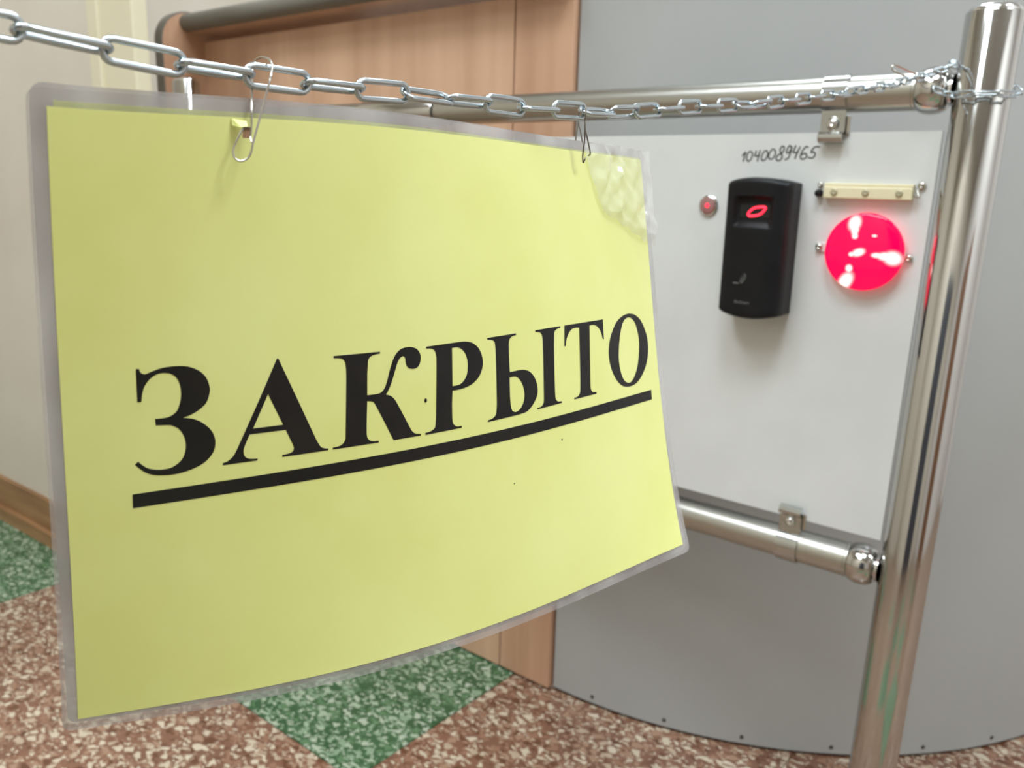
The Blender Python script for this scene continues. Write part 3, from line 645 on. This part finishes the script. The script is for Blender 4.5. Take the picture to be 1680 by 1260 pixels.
def flat_print(contours, name, off=.00042):
    bm = bmesh.new(); loops = []
    for ct in contours:
        n = len(ct); pts = []
        for i in range(n):
            p1 = ct[i]; p2 = ct[(i + 1) % n]; p0 = ct[i - 1]; p3 = ct[(i + 2) % n]
            pts.append((p1[0], p1[1]))
            if p1[2] and p2[2]: continue
            a = p1 if p1[2] else p0; d = p2 if p2[2] else p3
            for q in (1, 2, 3):
                t = q / 4
                pts.append(tuple(.5 * (2 * p1[k] + (p2[k] - a[k]) * t + (2 * a[k] - 5 * p1[k] + 4 * p2[k] - d[k]) * t * t + (3 * p1[k] - a[k] - 3 * p2[k] + d[k]) * t ** 3) for k in (0, 1)))
        loops.append([V((x, y, 0)) for x, y in pts])
    flat = [v for l in loops for v in l]; vv = [bm.verts.new(v) for v in flat]
    for tri in tessellate_polygon(loops):
        try: bm.faces.new([vv[i] for i in tri])
        except ValueError: pass
    for k in range(1, 48):
        bmesh.ops.bisect_plane(bm, geom=list(bm.verts) + list(bm.edges) + list(bm.faces), plane_co=(k * .03, 0, 0), plane_no=(1, 0, 0))
    for k in range(1, 20):
        bmesh.ops.bisect_plane(bm, geom=list(bm.verts) + list(bm.edges) + list(bm.faces), plane_co=(0, k * .05, 0), plane_no=(0, 1, 0))
    bm.verts.index_update()
    vs = [SP(v.co.x, v.co.y, off) for v in bm.verts]; fs = [[v.index for v in f.verts] for f in bm.faces]; bm.free()
    return MB().add(vs, fs).obj(name, M['ink'], sign, False)


for k in ('3', 'A', 'K', 'P'): flat_print(LET[k], 'printed_letter')
o1 = flat_print(LET['b'], 'printed_letter'); o2 = flat_print(LET['I'], 'tmp')
bm = bmesh.new(); bm.from_mesh(o1.data); bm.from_mesh(o2.data); bm.to_mesh(o1.data); bm.free(); bpy.data.objects.remove(o2)
for k in ('T', 'O'): flat_print(LET[k], 'printed_letter')
flat_print([[(.0920, .5790, 1), (1.3700, .5800, 1), (1.3690, .6045, 1), (.0920, .6035, 1)]], 'printed_underline')
for (s, t, r) in ((.6210, .4895, .0042), (.9978, .6349, .0022), (.8468, .7013, .0018)):
    flat_print([[(s + r * .75 * math.cos(a), t + r * math.sin(a), 0) for a in [2 * math.pi * i / 8 for i in range(8)]]], 'ink_speck')
# torn scrap beside the pierced hole
fl_v = []
for (u, v, o) in ((379.5, 193.5, .0006), (404, 198, .0022), (406, 207, .0042), (396, 208.5, .0040), (381, 205, .0012)):
    fl_v.append((u, v, o))
def near_surf(u, v, off):
    s, t = .26, .02
    for _ in range(12):
        p = S3(s, t); q = proj(p); e = 1e-4
        a = proj(S3(s + e, t)); b = proj(S3(s, t + e))
        j = ((a[0] - q[0]) / e, (b[0] - q[0]) / e, (a[1] - q[1]) / e, (b[1] - q[1]) / e); dt = j[0] * j[3] - j[1] * j[2]
        du, dv = u - q[0], v - q[1]; ds, dt_ = (j[3] * du - j[1] * dv) / dt, (j[0] * dv - j[2] * du) / dt
        s += max(-.2, min(.2, ds)); t += max(-.2, min(.2, dt_))
    z = (ext(s, t) - EYE).dot(AX[2]); return at_depth(u, v, z - off)
def proj(p):
    q = V(p) - EYE; z = q.dot(AX[2]); return 840 + F_PX * q.dot(AX[0]) / z, 630 + F_PX * q.dot(AX[1]) / z
pts = [near_surf(*q) for q in fl_v]; fw = AX[2] * .0002
MB().add(pts + [p + fw for p in pts], [(0, 1, 2, 3, 4), (9, 8, 7, 6, 5)] + [(i, (i + 1) % 5, 5 + (i + 1) % 5, 5 + i) for i in range(5)]).obj('torn_scrap', M['paper'], sign)

# the second laminated sheet right behind the first
s2 = thing('backing_notice', 'second yellow laminated sheet hanging directly behind the black lettered notice', 'sign', tuple(base_pt - Nrm(.7, 1) * .004))
sheet((0, 1.4142), (0, 1), -.0018, 48, 30, HOLE2, 0, (.011, -.0065)).obj('paper', M['paper_back'], s2, True)
sheet((-MG, 1.4142 + MG * .6), (-MG, 1 + MG * .9), -.0021, 48, 30, HOLE2, .017, (.007, -.004)).obj('film', M['film_back'], s2, True)

# crumpled clear tape over the right upper corner
NU, NT = 60, 46; vs = []; fs = []
FOLDS = [(math.cos(a), math.sin(a), w, m, p) for a, w, m, p in ((.15, .075, .0022, .1), (.75, .052, .0015, .5), (-.45, .063, .0018, .8), (1.35, .07, .0013, .3), (.5, .029, .0007, .6), (-.9, .033, .0008, .2))]
for j in range(NT + 1):
    for i in range(NU + 1):
        a = i / NU; b = j / NT
        s = 1.150 + .055 * b ** 1.4 + (1.4142 + .019 - 1.150 - .055 * b ** 1.4) * a
        tb = .135 + .085 * a + .012 * noise.noise(V((a * 6, 3, 0)))
        t = -.018 + (tb + .018) * b
        h = .0006; wp = noise.noise(V((s * 8, t * 8, 2)))
        for (dx, dy, wl, am_, ph) in FOLDS:
            x = (s * dx + t * dy + .02 * wp) / wl + ph; tri = abs((x % 1) * 2 - 1); h += am_ * tri * (0.4 + 0.6 * abs(noise.noise(V((s * 6 + ph, t * 6, ph)))) * 2)
        h *= min(1, 6 * min(a + .05, 1 - b + .08)); vs.append(SP(s, t, .0005 + h))
for j in range(NT):
    for i in range(NU): a = j * (NU + 1) + i; fs.append((a, a + 1, a + NU + 2, a + NU + 1))
MB().add(vs, fs).obj('clear_tape', M['tape'], sign, True, 22)

# ------------------------------------------------------------------ the chain
J = [[-0.248, 0.1003, 0.9355], [-0.2467, 0.1233, 0.9334], [-0.2456, 0.1447, 0.9319], [-0.2445, 0.1674, 0.9312], [-0.2436, 0.1885, 0.9309], [-0.2428, 0.2108, 0.9311], [-0.242, 0.2326, 0.9318], [-0.2411, 0.2537, 0.9315], [-0.2402, 0.2771, 0.9318], [-0.2393, 0.2984, 0.9316], [-0.2386, 0.3207, 0.9328], [-0.2379, 0.3421, 0.9337], [-0.2373, 0.3623, 0.9347], [-0.2367, 0.3859, 0.937], [-0.2363, 0.408, 0.9397], [-0.2359, 0.4286, 0.9422], [-0.2354, 0.4512, 0.9447], [-0.235, 0.4718, 0.9467], [-0.2345, 0.4937, 0.9491], [-0.234, 0.5145, 0.9508], [-0.2335, 0.5403, 0.9541], [-0.2332, 0.5633, 0.9575], [-0.2327, 0.5856, 0.9602], [-0.2324, 0.6083, 0.9634], [-0.2321, 0.629, 0.9665], [-0.2317, 0.6506, 0.9692], [-0.2313, 0.6823, 0.9743], [-0.2308, 0.7163, 0.9793], [-0.2305, 0.7414, 0.9831], [-0.2301, 0.7634, 0.9862], [-0.2299, 0.7897, 0.9912], [-0.2297, 0.8192, 0.9967], [-0.2296, 0.8416, 1.001], [-0.2291, 0.8759, 1.0062], [-0.2291, 0.9169, 1.0155], [-0.2289, 0.9524, 1.0229]]
path = [V(p) for p in J]
d0 = (path[0] - path[3]).normalized()
for k in range(1, 6): path.insert(0, path[0] + d0 * .022)
w1 = hit(1576, 105, 1.0); rw = PR + .0075
path.append(V((-.2345, .985, 1.0300)))
path += [V((PX - rw * .93, PY - .002, 1.0345)), V((PX - rw * .75, PY + rw * .75, 1.031)), V((PX, PY + rw * 1.02, 1.020)), V((PX + rw * .78, PY + rw * .7, 1.010))]
path += [V((PX + rw * 1.02, PY, 1.001))]
for ang in (-30, -55, -80, -105, -130):
    a = math.radians(ang); path.append(V((PX + rw * math.cos(a), PY + rw * math.sin(a), 1.0)))
e1 = path[-1]
# the fastened end runs off the post towards the chain again
for (u, v, y) in ((1560, 155, .985), (1545, 151, .966), (1530, 146, .948), (1516, 141, .930)): path.append(hit(u, v, y))
for k in range(len(path)):
    if path[k].y > .96 and k > len(J) + 10:
        a = path[k]
fine = crom(path, False, 12)
# joints one pitch apart
PITCH = .0220; joints = [fine[0]]; prev = fine[0]
for p in fine[1:]:
    while (p - joints[-1]).length >= PITCH:
        seg = p - prev; lo, hi = 0.0, 1.0
        for _ in range(20):
            md = (lo + hi) / 2
            if (prev + seg * md - joints[-1]).length < PITCH: lo = md
            else: hi = md
        joints.append(prev + seg * hi)
    prev = p
# shift the run so that a joint falls where the photograph has one
print('JOINTS', len(joints))
chain = thing('link_chain', 'zinc plated steel chain slung from the chrome post across the picture, carrying the yellow notice', 'chain', tuple(joints[len(joints) // 2]))
HL, WR, RC = .0120, .00108, .0031
cl = []
for i in range(9): a = -math.pi / 2 + math.pi * i / 8; cl.append((HL - RC + RC * math.cos(a), RC * math.sin(a)))
for i in range(9): a = math.pi / 2 + math.pi * i / 8; cl.append((-HL + RC + RC * math.cos(a), RC * math.sin(a)))
cl.insert(0, (0.0008, -RC)); cl.insert(0, (-0.0008, -RC))
mb = MB(); mb.tube([(x, y, 0) for x, y in cl], [WR * 1.12, WR * 1.12] + [WR] * 18, 10, closed=True)
lme = mb.obj('tmp', M['zinc'], None, True, 80); mesh = lme.data; mesh.name = 'chain_link'
mesh.transform(Matrix.Translation(V(lme['_org']))); bpy.data.objects.remove(lme)
TW = [(-10, 0), (5.2, 0), (6.5, 45), (7.8, 90), (10.4, 90), (12, 135), (13.6, 180), (17, 180), (18.5, 225), (19.8, 270), (24, 270), (27, 330), (60, 900)]


def tw(k):
    for (a, x), (b, y) in zip(TW, TW[1:]):
        if a <= k <= b: return x + (y - x) * (k - a) / (b - a)
    return 0


org = V(chain['_org'])
j0 = min(range(len(joints)), key=lambda i: (joints[i] - V(J[0])).length)
for i in range(len(joints) - 1):
    a, b = joints[i], joints[i + 1]; d = (b - a).normalized(); mid = (a + b) / 2; k = i - j0
    up = d.cross(mid - EYE).normalized()                     # width axis that shows the link broadside
    if mid.y < .1: up = V((0, 0, 1)) - d * d.z; up.normalize()
    side = d.cross(up)
    ang = math.radians((90 if k % 2 == 0 else 0) * (.78 if k < 5 else 1) + tw(k))
    if i > len(joints) - 16:                                 # round the post the links lie by turns flat and on edge
        ra = V((mid.x - PX, mid.y - PY, 0)).normalized(); up = V((0, 0, 1)); up = (up - d * up.dot(d)).normalized(); side = d.cross(up); ang = math.radians(90 if k % 2 else 0) + .35
    wv = up * math.cos(ang) + side * math.sin(ang); nv = d.cross(wv)
    o = bpy.data.objects.new('chain_link', mesh); COL.objects.link(o); o.parent = chain
    o.matrix_local = Matrix(((d.x, wv.x, nv.x, mid.x - org.x), (d.y, wv.y, nv.y, mid.y - org.y), (d.z, wv.z, nv.z, mid.z - org.z), (0, 0, 0, 1)))


# ------------------------------------------------------------------ bent paper clips
def clip(strokes, label, rad, wm=None):
    allp = [p for s in strokes for p in s]; lo = min(allp, key=lambda p: p.z)
    t = thing('paper_clip', label, 'paper clip', tuple(lo))
    for s in strokes: MB().tube(crom(s, False, 6), rad, 8).obj('bent_wire', wm or M['wire'], t, True)
    return t


def A1(x, y, z): return at_depth(340 + x / 6, 80 + y / 6, z)
ZC, ZS = .2735, .2610
clip([[A1(352, 785, ZS - .0016), A1(300, 880, ZS - .0022), A1(262, 970, ZS - .0024), A1(254, 1030, ZS - .0026), A1(282, 1085, ZS - .0026), A1(335, 1106, ZS - .0026), A1(395, 1080, ZS - .0026), A1(430, 1020, ZS - .0026),
       A1(455, 910, ZS - .0026), A1(515, 690, ZS - .0022), A1(575, 470, ZS - .0020), A1(620, 290, ZS - .002), A1(640, 185, .2660), A1(618, 115, .2700), A1(575, 88, .2745), A1(525, 84, .2790), A1(470, 120, .2815), A1(448, 200, .2815), A1(440, 330, .2780), A1(438, 410, .2700), A1(438, 480, .2630), A1(438, 600, ZS - .0006), A1(437, 700, ZS - .0010), A1(432, 800, ZS - .0010), A1(426, 860, ZS - .0008), A1(436, 920, ZS - .0016)]],
     'bright bent paper clip through the torn hole near the upper left of the yellow notice', .00034)


def A2(x, y, z): return at_depth(930 + x / 9.69, 150 + y / 9.69, z)
zc2, zs2 = .3985, .3985
clip([[A2(345, 1022, zs2 - .002), A2(372, 985, zs2 - .004), A2(352, 870, zs2 - .005), A2(325, 740, zs2 - .006), A2(292, 600, zs2 - .007), A2(291, 480, zs2 - .007), A2(300, 330, zs2 - .0075), A2(297, 250, zs2 - .005), A2(270, 200, zs2 - .001), A2(232, 190, zs2 + .004), A2(200, 290, zs2 + .007), A2(186, 440, zs2 + .008), A2(186, 490, zs2 + .0082), A2(215, 620, zs2 + .008), A2(238, 748, zs2 + .008), A2(250, 830, zs2 + .008)],
      [A2(291, 470, zs2 - .0072), A2(292, 600, zs2 - .0072), A2(280, 800, zs2 - .006), A2(258, 960, zs2 - .005), A2(252, 1060, zs2 - .004), A2(262, 1130, zs2 - .003), A2(285, 1085, zs2 - .0035), A2(300, 1050, zs2 - .003)],
      [A2(186, 470, zs2 + .008), A2(165, 600, zs2 + .008), A2(145, 735, zs2 + .008), A2(138, 820, zs2 + .008)]],
     'thin dark bent paper clip beside the taped right corner of the yellow notice', .00036, M['dark_wire'])


def A3(x, y, yy): return hit(1450 + x / 11.2, 90 + y / 11.2, yy)
clip([[A3(500, 440, .865), A3(400, 395, .860), A3(230, 320, .852), A3(168, 272, .850), A3(158, 215, .850), A3(188, 186, .852), A3(250, 200, .856), A3(420, 275, .866), A3(600, 362, .876), A3(625, 420, .880), A3(680, 500, .890), A3(740, 590, .905), A3(800, 605, .915)]],
     'small steel wire loop joining the chain to its wrapped end beside the chrome post', .00095)

# small mortar-grey scuffs and the thin dark joint where the far wall tiles meet
structure(MB().box((-3.2, 3.196, 1.415), (2.8, 3.2, 1.419)).obj('trim_2', M['edge']))
for o in bpy.data.objects:
    if '_org' in o: del o['_org']
